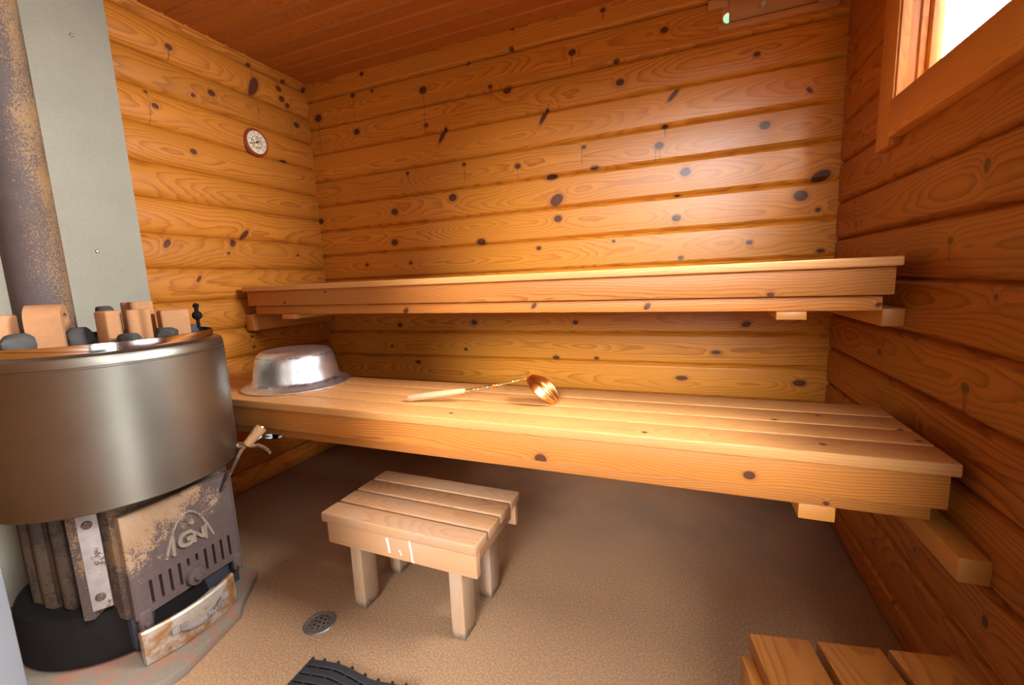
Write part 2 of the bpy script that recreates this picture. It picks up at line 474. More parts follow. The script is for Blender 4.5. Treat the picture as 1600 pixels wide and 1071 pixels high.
GB = [0, .146, .2785, .411, .5471, .6757, .821, .962, 1.0952, 1.2281, 1.3626, 1.4945, 1.6317, 1.761, 1.9007, 2.03]
GR = [0, .088, .2185, .3547, .4942, .6274, .7578, .8883, 1.0185, 1.1437, 1.2787, 1.4098, 1.545, 1.68, 1.815, 1.95, 2.03]
GL = [0, .098, .229, .360, .493, .625, .758, .891, 1.0246, 1.1579, 1.2916, 1.4209, 1.5605, 1.6912, 1.8202, 1.95, 2.03]
mb = MB()
wall_planks(mb, GB, -.12, W + .12, lambda u, z, d: (u, -d, z), groove=.013, ch=.013, belly=.0007)
hx, hz, hr = px(1139, 28, 1, 0).x, px(1139, 28, 1, 0).z, .021
cut_hole(mb, [((hx - hr, 0, 0), (1, 0, 0)), ((hx + hr, 0, 0), (1, 0, 0)), ((0, 0, hz - hr), (0, 0, 1)), ((0, 0, hz + hr * 4.2), (0, 0, 1))],
         lambda c: abs(c.x - hx) < hr and hz - hr < c.z < hz + hr * 4.2)
wb = struct(mb.obj('wall_back', M_wall_back[0], sharp=7))
for q in M_wall_back[1:]: wb.data.materials.append(q)
for f in wb.data.polygons:
    f.material_index = max(0, min(len(M_wall_back) - 1, sum(f.center.z > q for q in BACK_BANDS[1:-1])))
mb = MB()
wall_planks(mb, GL, -1.80, -.0005, lambda u, z, d: (d, u, z), groove=.015, ch=.021, belly=.006)
struct(mb.obj('wall_left', M_wall_left))
mb = MB()
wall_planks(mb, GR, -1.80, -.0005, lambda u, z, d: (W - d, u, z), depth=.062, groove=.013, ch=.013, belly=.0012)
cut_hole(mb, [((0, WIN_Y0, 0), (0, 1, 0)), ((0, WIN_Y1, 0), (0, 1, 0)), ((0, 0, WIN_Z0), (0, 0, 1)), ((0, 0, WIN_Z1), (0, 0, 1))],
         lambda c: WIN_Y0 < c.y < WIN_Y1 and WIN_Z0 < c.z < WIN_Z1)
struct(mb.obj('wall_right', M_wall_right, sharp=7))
# front wall with the doorway the camera looks through
mb = MB()
wall_planks(mb, GR, 0, W, lambda u, z, d: (u, YF + d, z), groove=.011, ch=.012)
cut_hole(mb, [((DOOR_X0, 0, 0), (1, 0, 0)), ((DOOR_X1, 0, 0), (1, 0, 0)), ((0, 0, DOOR_Z), (0, 0, 1)), ((0, 0, .002), (0, 0, 1))],
         lambda c: DOOR_X0 < c.x < DOOR_X1 and c.z < DOOR_Z)
struct(mb.obj('wall_front', M_trim))
# ceiling boards running along x
mb = MB()
yb = [0.0, -.088, -.177, -.268, -.350, -.435, -.513]
while yb[-1] > -1.8: yb.append(yb[-1] - .086)
for a, b in zip(yb[:-1], yb[1:]):
    mb.bounds((-.1, b + .0008, H), (W + .1, a - .0008, H + .02), axis=0, bevel=.007, seg=1)
mb.bounds((-.12, -1.82, H + .012), (W + .12, .1, H + .05), bevel=0)
struct(mb.obj('ceiling', M_ceiling))

# ------------------------------------------------------------------ floor
N = NT('worn_concrete_floor')
P = N.obj()
n1 = N.noise(P, 2.2, 5, .6); n2 = N.noise(P, 26, 4, .65); n3 = N.noise(P, 190, 3, .7); n4 = N.noise(P, 9, 4, .6, 1.2)
col = N.mix(N.maprange(n1, .35, .65), (.335, .175, .078), (.275, .142, .064))
col = N.mix(N.math('MULTIPLY', N.maprange(n2, .35, .7), .55), col, (.27, .175, .105))
col = N.mix(N.math('MULTIPLY', N.maprange(n3, .42, .62), .55), col, (.50, .36, .235))
col = N.mix(N.math('MULTIPLY', N.maprange(n4, .55, .75), .35), col, (.30, .22, .16))
sx_, sy_, sz_ = N.sep(P)
bench_shade = N.math('MULTIPLY', N.maprange(sy_, -.75, -.25, smooth=True), N.maprange(N.noise(P, 5, 4, .6), .3, .7, .45, 1.0))
col = N.mix(N.math('MULTIPLY', bench_shade, .7), col, (.135, .110, .090))          # shade under the benches put into the floor colour, patchy grey
sc = N.n('ShaderNodeTexWave', wave_type='BANDS'); N.put(sc.inputs['Vector'], N.vscale(N.n('ShaderNodeMapping').outputs[0], (1, 1, 1)))
grit = N.n('ShaderNodeTexVoronoi'); N.put(grit.inputs['Vector'], P); grit.inputs['Scale'].default_value = 55
speck = N.math('LESS_THAN', N.math('ADD', grit.outputs['Distance'], N.math('MULTIPLY', N.noise(P, 7, 2, .5), .22)), .155)
col = N.mix(N.math('MULTIPLY', speck, .55), col, (.09, .06, .045))
nb = N.bump(N.math('ADD', N.math('MULTIPLY', n2, 1.5), n3), .18, .0018)
M_floor = N.bsdf(col, .72, 0, nb, .35)
mb = MB()
mb.bounds((-.12, -1.85, -.05), (W + .12, .12, 0), bevel=0)
struct(mb.obj('floor', M_floor))

# ------------------------------------------------------------------ other materials
def plain(name, col, rough=.5, metal=0, var=.12, scale=30, bump_=0, spec=.5):
    N = NT(name); P = N.obj()
    n = N.noise(P, scale, 3, .6)
    t = N.math('MULTIPLY_ADD', n, var * 2, 1 - var)
    c = N.mix(1.0, col, N.comb(t, t, t), 'MULTIPLY')
    return N.bsdf(c, N.math('MULTIPLY_ADD', n, .1, rough - .05), metal, N.bump(n, bump_, .002) if bump_ else None, spec)

def rusty(name, base, rust, amount=.5, fine=150, patch=7, rough=.75, base2=None, metal=0.0):
    """dark paint flaking to rust in speckled patches"""
    N = NT(name); P = N.obj()
    big = N.noise(P, patch, 3, .55, .4)
    sm = N.noise(P, fine, 3, .7)
    f = N.math('ADD', N.math('MULTIPLY_ADD', big, 1.6, -.8 + (amount - .5)), sm)
    f = N.maprange(f, .46, .56, smooth=True)
    c0 = N.mix(N.noise(P, fine * .4, 2, .5), base, base2 or tuple(q * .55 for q in base))
    c1 = N.mix(N.noise(P, fine * .7, 2, .6), rust, tuple(q * .62 for q in rust))
    return N.bsdf(N.mix(f, c0, c1), rough, metal, N.bump(N.math('ADD', f, sm), .3, .0012), .4)

M_board = None
N = NT('fibre_cement_board'); P = N.obj()
n1 = N.noise(P, 260, 3, .7); n2 = N.noise(P, 5, 3, .6); n3 = N.noise(N.vscale(P, (1, 60, 4)), 1, 2, .5)
t = N.math('ADD', N.math('MULTIPLY_ADD', n1, .5, .68), N.math('MULTIPLY_ADD', n2, .25, -.08))
M_board = N.bsdf(N.mix(1.0, (.33, .325, .265), N.comb(t, t, t), 'MULTIPLY'), .85, 0, N.bump(n1, .2, .001), .2)
M_screw = plain('zinc_screw', (.42, .40, .34), .4, .8)
N = NT('brushed_stainless'); P = N.obj()
gx, gy, gz = N.sep(P)
br = N.noise(N.vscale(P, (3, 3, 420)), 1, 2, .6)
blotch = N.noise(P, 4.5, 4, .6)
heat = N.maprange(N.math('ADD', gz, N.math('MULTIPLY_ADD', blotch, .10, -.05)), .44, .56, 1.0, 0.0, True)  # dark reflection of the bench underside put into the lower steel
c = N.mix(N.maprange(blotch, .3, .7), (.29, .28, .25), (.235, .22, .19))
c = N.mix(N.math('MULTIPLY', heat, .45), c, (.20, .17, .14))
M_steel = N.bsdf(c, N.math('MULTIPLY_ADD', br, .12, .33), 1.0, N.bump(br, .05, .0005))
M_polish = plain('polished_steel', (.72, .70, .68), .10, 1.0, .04)
N = NT('dull_aluminium'); P = N.obj()
sc1 = N.noise(N.vscale(P, (40, 40, 14)), 1, 4, .65); sc2 = N.noise(P, 9, 3, .6)
c = N.mix(N.maprange(sc1, .35, .7), (.80, .80, .82), (.60, .60, .63))
gx, gy, gz = N.sep(P)
dirt = N.math('MULTIPLY', N.maprange(N.math('ABSOLUTE', N.math('SUBTRACT', gz, .023)), .0, .010, 1, 0, True), N.maprange(N.noise(P, 22, 3, .6), .45, .6))
dirt2 = N.math('MULTIPLY', N.maprange(N.math('ABSOLUTE', N.math('SUBTRACT', gz, .119)), .0, .004, 1, 0, True), N.maprange(N.noise(P, 45, 3, .6), .45, .55))
c = N.mix(N.math('MULTIPLY', N.math('MAXIMUM', dirt, dirt2), .85), c, (.17, .17, .19))
M_alu = N.bsdf(c, N.math('MULTIPLY_ADD', sc2, .14, .27), .95, N.bump(sc1, .05, .001))
M_copper = plain('copper', (.93, .40, .12), .24, 1.0, .10, 18)
M_brass = plain('brass_wire', (.62, .46, .20), .3, 1.0, .15, 80)
M_iron = rusty('painted_cast_iron', (.075, .052, .047), (.20, .115, .058), .44, 170, 9, .7)
M_door_iron = None
# stove door: brown paint, rusted pale on the upper half
N = NT('rusted_stove_door'); P = N.obj()
X_, Y_, Z_ = N.sep(P)
big = N.noise(P, 11, 4, .6, .5); sm = N.noise(P, 230, 3, .7); mid = N.noise(P, 60, 3, .6)
bias = N.math('ADD', N.maprange(Z_, .20, .36, -.42, .18), N.maprange(Y_, -1.34, -1.12, .12, -.34))
f = N.math('ADD', N.math('MULTIPLY_ADD', big, 1.3, -.65), N.math('ADD', bias, N.math('MULTIPLY_ADD', sm, .9, .06)))
f = N.maprange(f, .44, .56, smooth=True)
c0 = N.mix(mid, (.105, .072, .069), (.065, .043, .040))
c1 = N.mix(N.maprange(N.math('ADD', big, N.math('MULTIPLY', sm, .5)), .5, 1.0), (.23, .115, .048), (.33, .235, .155))
M_door_iron = N.bsdf(N.mix(f, c0, c1), .68, 0, N.bump(N.math('ADD', f, sm), .3, .0012), .4)
M_black = plain('black_iron_dimmed', (.0075, .0062, .006), .8, 0, .3, 40, .2, .15)  # black iron, with the dim lower corner's darkness put into the colour
M_emblem = rusty('rubbed_emblem', (.30, .24, .19), (.16, .10, .08), .40, 200, 18, .5)
M_inner = plain('blue_black_iron', (.030, .031, .042), .5, 0, .2, 25)
M_ribs = rusty('rib_iron', (.022, .013, .009), (.050, .028, .013), .46, 140, 8, .8)  # brown iron, the same corner shade put into its colour
M_strip = rusty('galvanised_strip', (.30, .26, .25), (.10, .06, .05), .33, 120, 10, .6)
# ash drawer: bare zinc steel with big rust blooms
N = NT('rust_stained_zinc'); P = N.obj()
big = N.noise(P, 15, 4, .6, .6); sm = N.noise(P, 140, 3, .7)
c = N.mix(N.math('MULTIPLY', sm, .6), (.46, .40, .34), (.34, .28, .23))
c = N.mix(N.maprange(N.math('MULTIPLY_ADD', sm, .25, big), .52, .72, smooth=True), c, (.30, .145, .055))
c = N.mix(N.maprange(N.math('MULTIPLY_ADD', sm, .2, big), .70, .84, smooth=True), c, (.10, .055, .035))
M_drawer = N.bsdf(c, .5, .35, N.bump(sm, .15, .001))
M_pipe = None
N = NT('rusted_flue_pipe'); P = N.obj()
X_, Y_, Z_ = N.sep(P)
ang = N.math('ARCTAN2', Y_, X_)
big = N.noise(N.vscale(P, (7, 7, 2.4)), 1, 3, .6, .4); sm = N.noise(P, 260, 3, .7)
side = N.math('COSINE', N.math('MULTIPLY_ADD', ang, 2.0, -1.3))
f = N.math('ADD', N.math('ADD', N.math('MULTIPLY_ADD', big, .9, -.53), N.math('MULTIPLY', side, .11)), sm)
f = N.maprange(f, .44, .56, smooth=True)
c0 = N.mix(N.noise(P, 30, 2, .5), (.060, .044, .046), (.095, .070, .066))
c1 = N.mix(N.noise(P, 14, 2, .6), (.20, .105, .035), (.27, .18, .10))
M_pipe = N.bsdf(N.mix(f, c0, c1), .7, 0, N.bump(N.math('ADD', f, sm), .3, .001), .4)
N = NT('concrete_plinth'); P = N.obj()
big = N.noise(P, 13, 4, .6, .8); sm = N.noise(P, 120, 3, .7)
c = N.mix(sm, (.21, .17, .135), (.14, .115, .09))
c = N.mix(N.math('MULTIPLY', N.maprange(big, .50, .60), .55), c, (.30, .10, .05))
M_plinth = N.bsdf(c, .8, 0, N.bump(sm, .3, .002), .3)
M_ceramic = plain('tan_ceramic', (.40, .20, .095), .85, 0, .16, 60, .15, .2)
M_stone = plain('dark_sauna_stone', (.055, .052, .050), .8, 0, .35, 35, .5, .3)
M_rubber = plain('black_rubber', (.022, .023, .026), .5, 0, .25, 60, .1)
M_rubber_gap = plain('black_rubber_shadow', (.010, .010, .011), .8, 0, .2, 60)
M_dial = plain('cream_dial', (.80, .74, .56), .5, 0, .05)
M_redrim = wood('red_brown_rim_wood', (.30, .055, .030), (.18, .03, .018), freq=300, contrast=.5, rough=.4, tonevar=.05)
M_ink = plain('black_ink', (.02, .02, .018), .5, 0, .1)
M_flower = plain('rose_print', (.52, .30, .24), .5, 0, .3, 260)
M_chrome = plain('chrome', (.85, .86, .88), .28, 1.0, .03)
M_paint = plain('white_paint_drip', (.86, .84, .80), .5, 0, .04)
M_pale = plain('pale_grey_paint', (.055, .055, .062), .5, 0, .06)
M_whitewood = plain('white_painted_wood', (.80, .77, .70), .5, 0, .05)
M_knob = plain('pale_peg', (.48, .50, .50), .5, 0, .1)
N = NT('window_glass')
tr = N.n('ShaderNodeBsdfTransparent'); gl = N.n('ShaderNodeBsdfGlossy'); gl.inputs['Roughness'].default_value = .02
fre = N.n('ShaderNodeFresnel'); fre.inputs['IOR'].default_value = 1.45
mx = N.n('ShaderNodeMixShader'); N.put(mx.inputs[0], N.math('MULTIPLY', fre.outputs[0], N.math('SUBTRACT', 1.0, N.n('ShaderNodeNewGeometry').outputs['Backfacing']))); N.put(mx.inputs[1], tr.outputs[0]); N.put(mx.inputs[2], gl.outputs[0])
tr.inputs['Color'].default_value = (.97, .98, .98, 1)
N.t.links.new(mx.outputs[0], N.out.inputs['Surface'])
M_glass = N.m

# ------------------------------------------------------------------ window in the right wall
mb = MB()   # lining of the opening
T = .064
mb.bounds((W - .004, WIN_Y1 - .018, WIN_Z0), (W + T, WIN_Y1, WIN_Z1), axis=2)
mb.bounds((W - .004, WIN_Y0, WIN_Z0), (W + T, WIN_Y0 + .018, WIN_Z1), axis=2)
mb.bounds((W - .004, WIN_Y0, WIN_Z0 - .012), (W + T, WIN_Y1, WIN_Z0 + .006), axis=1)
mb.bounds((W - .004, WIN_Y0, WIN_Z1 - .018), (W + T, WIN_Y1, WIN_Z1 + .006), axis=1)
win = struct(mb.obj('window_1', M_trim))
mb = MB()   # casing boards on the wall
mb.bounds((W - .024, WIN_Y1 - .012, 1.222), (W, WIN_Y1 + .075, 1.95), axis=2, bevel=.003)
mb.bounds((W - .020, WIN_Y1 - .020, 1.222), (W, WIN_Y1 - .0125, 1.95), axis=2, bevel=.002)
mb.bounds((W - .032, WIN_Y0 - .05, 1.238), (W, WIN_Y1 - .021, WIN_Z0 + .012), axis=1, bevel=.004)
mb.bounds((W - .024, WIN_Y0 - .075, 1.222), (W, WIN_Y0 + .012, 1.95), axis=2, bevel=.003)
mb.bounds((W - .024, WIN_Y0 + .013, WIN_Z1 - .01), (W, WIN_Y1 - .021, WIN_Z1 + .08), axis=1, bevel=.003)
o = mb.obj('window_casing', M_trim); under(o, win)
mb = MB()   # stepped stop and sash
a0, a1 = W + .030, W + .050
ylo, yhi, zlo, zhi = WIN_Y0 + .018, WIN_Y1 - .018, WIN_Z0 + .006, WIN_Z1 - .018
def ring(mb, x0, x1, ins, wd):
    mb.bounds((x0, yhi - ins - wd, zlo), (x1, yhi, zhi), axis=2)
    mb.bounds((x0, ylo, zlo), (x1, ylo + ins + wd, zhi), axis=2)
    mb.bounds((x0, ylo, zlo), (x1, yhi, zlo + ins + wd), axis=1)
    mb.bounds((x0, ylo, zhi - ins - wd), (x1, yhi, zhi), axis=1)
ring(mb, W + .016, W + .030, 0, .010)
o = mb.obj('window_stop', M_trim); under(o, win)
mb = MB(); ring(mb, W + .030, W + .052, 0, .028)
o = mb.obj('window_sash', M_trim); under(o, win)
mb = MB(); mb.bounds((W + .040, ylo + .02, zlo + .02), (W + .044, yhi - .02, zhi - .02), bevel=0)
o = mb.obj('glass_pane', M_glass); under(o, win)

# doorway lining at the camera side
mb = MB()
mb.bounds((DOOR_X0 - .030, YF - .05, 0), (DOOR_X0 + .002, YF + .010, DOOR_Z + .03), axis=2, bevel=.003)
mb.bounds((DOOR_X0 - .03, YF - .05, DOOR_Z), (DOOR_X1 + .03, YF + .010, DOOR_Z + .035), axis=0, bevel=.003)
mb.bounds((DOOR_X1 - .004, YF - .05, 0), (DOOR_X1 + .032, YF + .010, DOOR_Z + .03), axis=2, bevel=.003)
struct(mb.obj('trim_1', M_pale))

# ------------------------------------------------------------------ grey heat shield board on the left wall
sh = thing('heat_shield_board', 'tall grey fibre-cement board on the wall behind the rusty flue pipe', 'heat shield', (.0, -1.30, 0))
mb = MB(); mb.bounds((.012, -1.69, .02), (.024, -.885, H - .005), bevel=.001)
under(mb.obj('panel', M_board), sh)
for (u, v_) in ((112, 55), (152, 393)):
    p = px(u, v_, 0, .024)
    mb = MB(); mb.lathe([(0, .004), (.004, .0035), (.0062, .001), (.0062, -.001)], Matrix.Translation((.024, p.y, p.z)) @ Matrix.Rotation(radians(90), 4, 'Y'), 20)
    under(mb.obj('screw', M_screw), sh)

# ------------------------------------------------------------------ upper bench
def bench(name, label, root_loc, yaw, L, boards, th, fascia, lower, ztop, seeds=0):
    """local frame: x along the bench from its left end, y=0 at the front edge, positive to the back"""
    r = thing(name, label, 'bench', root_loc, yaw)
    y = 0.0
    for bw in boards:
        mb = MB(); mb.bounds((0, y, ztop - th), (L, y + bw - .005, ztop), axis=0, bevel=.004, seg=3)
        mb.obj('seat_board', M_bench, r); y += bw
    dep = y - .005
    f0, f1 = fascia; l0, l1 = lower
    mb = MB(); mb.bounds((.008, .017, f0), (L - .008, .040, f1), axis=0, bevel=.002)
    mb.obj('front_board', M_fascia, r)
    mb = MB(); mb.bounds((.022, .0405, l0), (L - .022, .064, l1 - .002), axis=0, bevel=.002)
    mb.obj('lower_board', M_fascia, r)
    mb = MB(); mb.bounds((.01, dep - .03, f0), (L - .01, dep - .002, f1), axis=0, bevel=.002)
    mb.obj('back_rail', M_fascia, r)
    for xx in (.06, L * .5, L - .06):
        mb = MB(); mb.bounds((xx - .022, .073, l0 + .006), (xx + .022, dep - .031, ztop - th), axis=1, bevel=.002)
        mb.obj('end_beam', M_bench, r)
    return r, dep
# upper: runs slightly skew to the wall
pl = Vector((.045, -.538)); pr = Vector((2.323, -.6886))
d = pr - pl; yaw = math.atan2(d.y, d.x)
ub, udep = bench('upper_bench', 'long upper pine bench across the back wall, the higher of the two', (pl.x, pl.y, 0), yaw, d.length,
                 [.105, .105, .105, .105, .10], .0215, (.856, .9205), (.818, .8555), .9418)
for u0, u1 in ((435, 458), (1213.7, 1262)):      # batten ends hanging below the front board
    a = px(u0, 488 if u0 > 900 else 497, 1, -.655 if u0 > 900 else -.54); b = px(u1, 488 if u0 > 900 else 496, 1, -.655 if u0 > 900 else -.54)
    La = (Vector((a.x, a.y)) - pl).dot(d.normalized()); Lb = (Vector((b.x, b.y)) - pl).dot(d.normalized())
    mb = MB(); mb.bounds((La, .030, .797), (Lb, udep - .03, .8175), axis=1, bevel=.002)
    mb.obj('cross_batten', M_trim, ub)
# lower
lx0, lx1, lyf = .03, 2.353, -.909
lb, ldep = bench('lower_bench', 'wide lower pine bench with the basin and ladle on it', (lx0, lyf, 0), 0, lx1 - lx0,
                 [.098, .092, .097, .100], .026, (.458, .530), (.4225, .4575), .5573)
a = px(1246, 797, 1, -.86); b = px(1304, 803, 1, -.86)
mb = MB(); mb.bounds((a.x - lx0, .043, .388), (b.x - lx0, ldep - .02, .422), axis=1, bevel=.002)
mb.obj('cross_batten', M_trim, lb)

# ledgers that carry the benches
def ledger(label, lo, hi):
    mb = MB(); mb.bounds(lo, hi, axis=1, bevel=.004)
    return tag(mb.obj('ledger_block', M_trim), label, 'ledger', 'ledger blocks under the benches')
ledger('square-ended ledger block on the left wall under the upper bench', (.0, -.505, .742), (.048, -.02, .8175))
ledger('ledger block on the right wall under the upper bench end', (W - .046, -.575, .772), (W, -.02, .8175))
ledger('ledger block on the right wall sticking out under the lower bench', (W - .047, -.975, .365), (W, -.53, .4125))

# ------------------------------------------------------------------ thermometer
tp = px(400.5, 223, 0, .008)
th = thing('wall_thermometer', 'round cream thermometer with dark red rim on the left wall', 'thermometer', (.0, tp.y, tp.z))
RT = .062
Mx = Matrix.Rotation(radians(90), 4, 'Y')
mb = MB(); mb.lathe([(0, .0), (RT, 0), (RT + .001, .004), (RT - .002, .012), (RT - .006, .016), (RT - .011, .015), (RT - .012, .011), (0, .011)], Mx, 56)
mb.obj('rim', M_redrim, th)
mb = MB(); mb.lathe([(0, .0122), (RT - .012, .0122), (RT - .012, .0108), (0, .0108)], Mx, 56)
dial = mb.obj('dial', M_dial, th)
mb = MB(); mb.lathe([(.0265, .0123), (.0265, .0130), (.0285, .0130), (.0285, .0123)], Mx, 48, close=True)
mb.obj('dial_ring', M_ink, dial)
mb = MB()
for k in range(26):
    a = random.random() * 2 * pi; rr = .005 + .018 * sqrt(random.random())
    mb.lathe([(0, .0132), (.0038, .0130), (.0042, .0122)], Matrix.Translation((0, rr * sin(a), rr * cos(a))) @ Mx, 8)
mb.obj('flower_print', M_flower, dial)
def textmesh(body, size, ext=.0003, fat=0.0):
    cu = bpy.data.curves.new('lettering', 'FONT'); cu.body = body; cu.size = size; cu.extrude = ext; cu.offset = fat
    cu.align_x = 'CENTER'; cu.align_y = 'CENTER'
    ob = bpy.data.objects.new('lettering', cu); COL.objects.link(ob)
    dg = bpy.context.evaluated_depsgraph_get(); dg.update()
    me = bpy.data.meshes.new_from_object(ob.evaluated_get(dg))
    bpy.data.objects.remove(ob, do_unlink=True)
    b = bmesh.new(); b.from_mesh(me); bpy.data.meshes.remove(me)
    return b
face = Matrix(((0, 0, 1, 0), (1, 0, 0, 0), (0, 1, 0, 0), (0, 0, 0, 1)))       # text in the yz plane facing +x
mb = MB()
for k, s in enumerate(('20', '30', '40', '50', '60', '70', '80', '90', '100', '110')):
    a = radians(-135 + 30 * k - 0)
    rr = .039
    mb.merge(textmesh(s, .0085), Matrix.Translation((.0126, rr * sin(a), rr * cos(a))) @ face)
for k in range(46):
    a = radians(-140 + 280 * k / 45)
    mb.box((.0125, .0465 * sin(a), .0465 * cos(a)), (.0006, .0006, .003), rot=(-a, 0, 0), bevel=0)
mb.merge(textmesh('\u00b0C', .008), Matrix.Translation((.0126, 0, -.040)) @ face)
mb.obj('scale_numbers', M_ink, dial)
mb = MB()
na = radians(-110)
mb.prism([(-.0022, -.010), (.0022, -.010), (.0012, .044), (-.0012, .044)], .0010, Matrix.Translation((.0150, 0, 0)) @ Matrix.Rotation(-na, 4, 'X') @ Matrix.Rotation(radians(90), 4, 'Z') )
mb.lathe([(0, .017), (.004, .0165), (.0055, .0125)], Mx, 20)
mb.obj('needle', M_ink, th)

# ------------------------------------------------------------------ vent slide high on the back wall
vt = thing('vent_slide', 'wooden sliding vent with peg high on the back wall near the window', 'vent', (hx, 0, hz))
xr = px(1310, 12, 1, -.01).x; xl = px(1106, 30, 1, 0).x
zr = px(1200, 38, 1, 0).z
mb = MB(); mb.bounds((xl + .035, -.024, 1.783), (xr, -.001, 1.802), axis=0, bevel=.002)
mb.bounds((xr - .058, -.020, 1.8025), (xr - .004, -.001, 1.817), axis=0, bevel=.0015)
under(mb.obj('lower_rail', M_vent), vt)
ga, gb = px(1106, 17, 1, -.012), px(1139, 11, 1, -.012)
mb = MB(); mb.bounds((ga.x, -.016, ga.z - .001), (gb.x, -.001, ga.z + .03), axis=0, bevel=.0015)
under(mb.obj('guide_block', M_vent), vt)
mb = MB(); mb.bounds((hx, -.014, 1.8085), (xr - .06, -.001, 1.90), axis=0, bevel=.0015)
under(mb.obj('slide_panel', M_vent), vt)
mb = MB(); mb.bounds((xl, -.005, 1.783), (xl + .034, .002, 1.90), axis=2, bevel=.0015)
mbh = mb
cut = 14
# ring-shaped liner that makes the vent opening round
ringp = []
mb2 = MB()
b = bmesh.new()
n_ = 40; sq = []
for k in range(n_):
    a = 2 * pi * k / n_
    c_a, s_a = cos(a), sin(a); mxx = max(abs(c_a), abs(s_a))
    sq.append((b.verts.new((hx + hr * 1.05 * c_a / mxx, -.0015, hz + (hr * 1.05 * s_a / mxx if s_a < 0 else hr * 4.4 * s_a / mxx))), b.verts.new((hx + hr * .92 * c_a, -.0015, hz + hr * .92 * s_a)),
               b.verts.new((hx + hr * .92 * c_a, .008, hz + hr * .92 * s_a))))
for k in range(n_):
    A, B = sq[k], sq[(k+1) % n_]
    b.faces.new((A[0], B[0], B[1], A[1])); b.faces.new((A[1], B[1], B[2], A[2]))
mb2.merge(b)
under(mb2.obj('vent_opening', M_vent), vt)
mbh.bm.free()
pk = px(1192, 10, 1, -.02)
mb = MB(); mb.lathe([(0, .030), (.008, .029), (.0095, .025), (.0085, 0)], Matrix.Translation((pk.x, -.012, pk.z)) @ Matrix.Rotation(radians(90), 4, 'X'), 20)
under(mb.obj('peg', M_knob), vt)

# ------------------------------------------------------------------ stool on the floor
st = thing('slatted_stool', 'small weathered four-slat stool with white paint drips below the bench', 'stool', (1.185, -.915, 0), radians(-1.0))
ST = .300
x0, x1, y0 = -.250, .240, -.140
y = y0
for k in range(4):
    mb = MB(); mb.bounds((x0, y, ST - .028), (x1, y + .0665, ST), axis=0, bevel=.005, seg=3)
    sl = mb.obj('slat', M_stool, st); y += .0735
y1 = y - .007
for yy, nme in ((y0 + .008, 'f'), (y1 - .030, 'b')):
    mb = MB(); mb.bounds((x0 + .012, yy, ST - .093), (x1 - .004, yy + .022, ST - .0285), axis=0, bevel=.003)
    ap = mb.obj('apron', M_stool, st)
    if nme == 'f':
        # dried white paint runs down the front apron
        for (uu, z1, z0, wd) in ((-.030, .262, .222, .005), (.042, .268, .215, .004), (.008, .236, .222, .003), (.046, .216, .209, .003)):
            m2 = MB(); m2.tube([(uu, yy - .0005, z1), (uu + .004, yy - .001, (z0 + z1) / 2), (uu + .006, yy - .0005, z0)], [wd * .9, wd * .6, wd * .7], 8)
            for v_ in m2.bm.verts: v_.co.y = yy + (v_.co.y - yy) * .3
            m2.obj('paint_drip', M_paint, ap)
for xx in (x0 + .018, x1 - .040):
    mb = MB(); mb.bounds((xx, y0 + .0305, ST - .075), (xx + .022, y1 - .0305, ST - .0285), axis=1, bevel=.003)
    mb.obj('side_rail', M_stool, st)
for (lx, ly) in ((-.187, -.1085 + .0005), (.138, -.1085 + .0005), (.138, .052), (-.187, .052)):
    mb = MB(); mb.bounds((lx, ly, 0), (lx + .040, ly + .060, ST - .0285), axis=2, bevel=.004)
    mb.obj('leg', M_leg, st)

# ------------------------------------------------------------------ step stool at the lower right edge
rz = radians(-9)
s2 = thing('step_stool', 'dark oiled slatted step stool at the bottom right by the wall', 'stool', (2.150, -1.30, 0), radians(10))
H2 = .35
for k in range(3):
    xx = -.150 + k * .0965
    mb = MB(); mb.bounds((xx, -.17, H2 - .028), (xx + .0865, .135, H2), axis=1, bevel=.003)
    mb.obj('slat', M_step, s2)
for yy in (-.13, .095):
    mb = MB(); mb.bounds((-.135, yy, H2 - .088), (.115, yy + .024, H2 - .0285), axis=0, bevel=.002)
    mb.obj('cross_rail', M_step, s2)
for xx, yy in ((-.165, -.13), (-.165, .06), (.1155, -.13), (.1155, .06)):
    mb = MB(); mb.bounds((xx + (.0005 if xx > 0 else .0), yy, 0), (xx + .029, yy + .06, H2 - .0285), axis=2, bevel=.003)
    mb.obj('leg', M_step, s2)
mb = MB(); mb.bounds((-.165, -.0695, H2 - .088), (-.136, .0595, H2 - .0285), axis=1, bevel=.002)
mb.obj('side_rail', M_step, s2)

# ------------------------------------------------------------------ basin, upside down on the lower bench
bs = thing('aluminium_basin', 'dented aluminium basin lying upside down on the lower bench', 'basin', (.474, -.672, .5573))
mb = MB()
mb.lathe([(.186, .003), (.190, .0), (.192, .004), (.188, .008), (.172, .014), (.158, .021), (.152, .032), (.146, .070), (.139, .105), (.132, .122),
          (.121, .133), (.105, .1375), (.05, .1385), (0, .1385)], None, 96)
mb.obj('bowl', M_alu, bs, sharp=60)
mb = MB(); mb.lathe([(.1905, .000), (.1935, .002), (.1935, .006), (.1905, .008), (.188, .005)], None, 96, close=True)
mb.obj('rolled_rim', M_alu, bs)

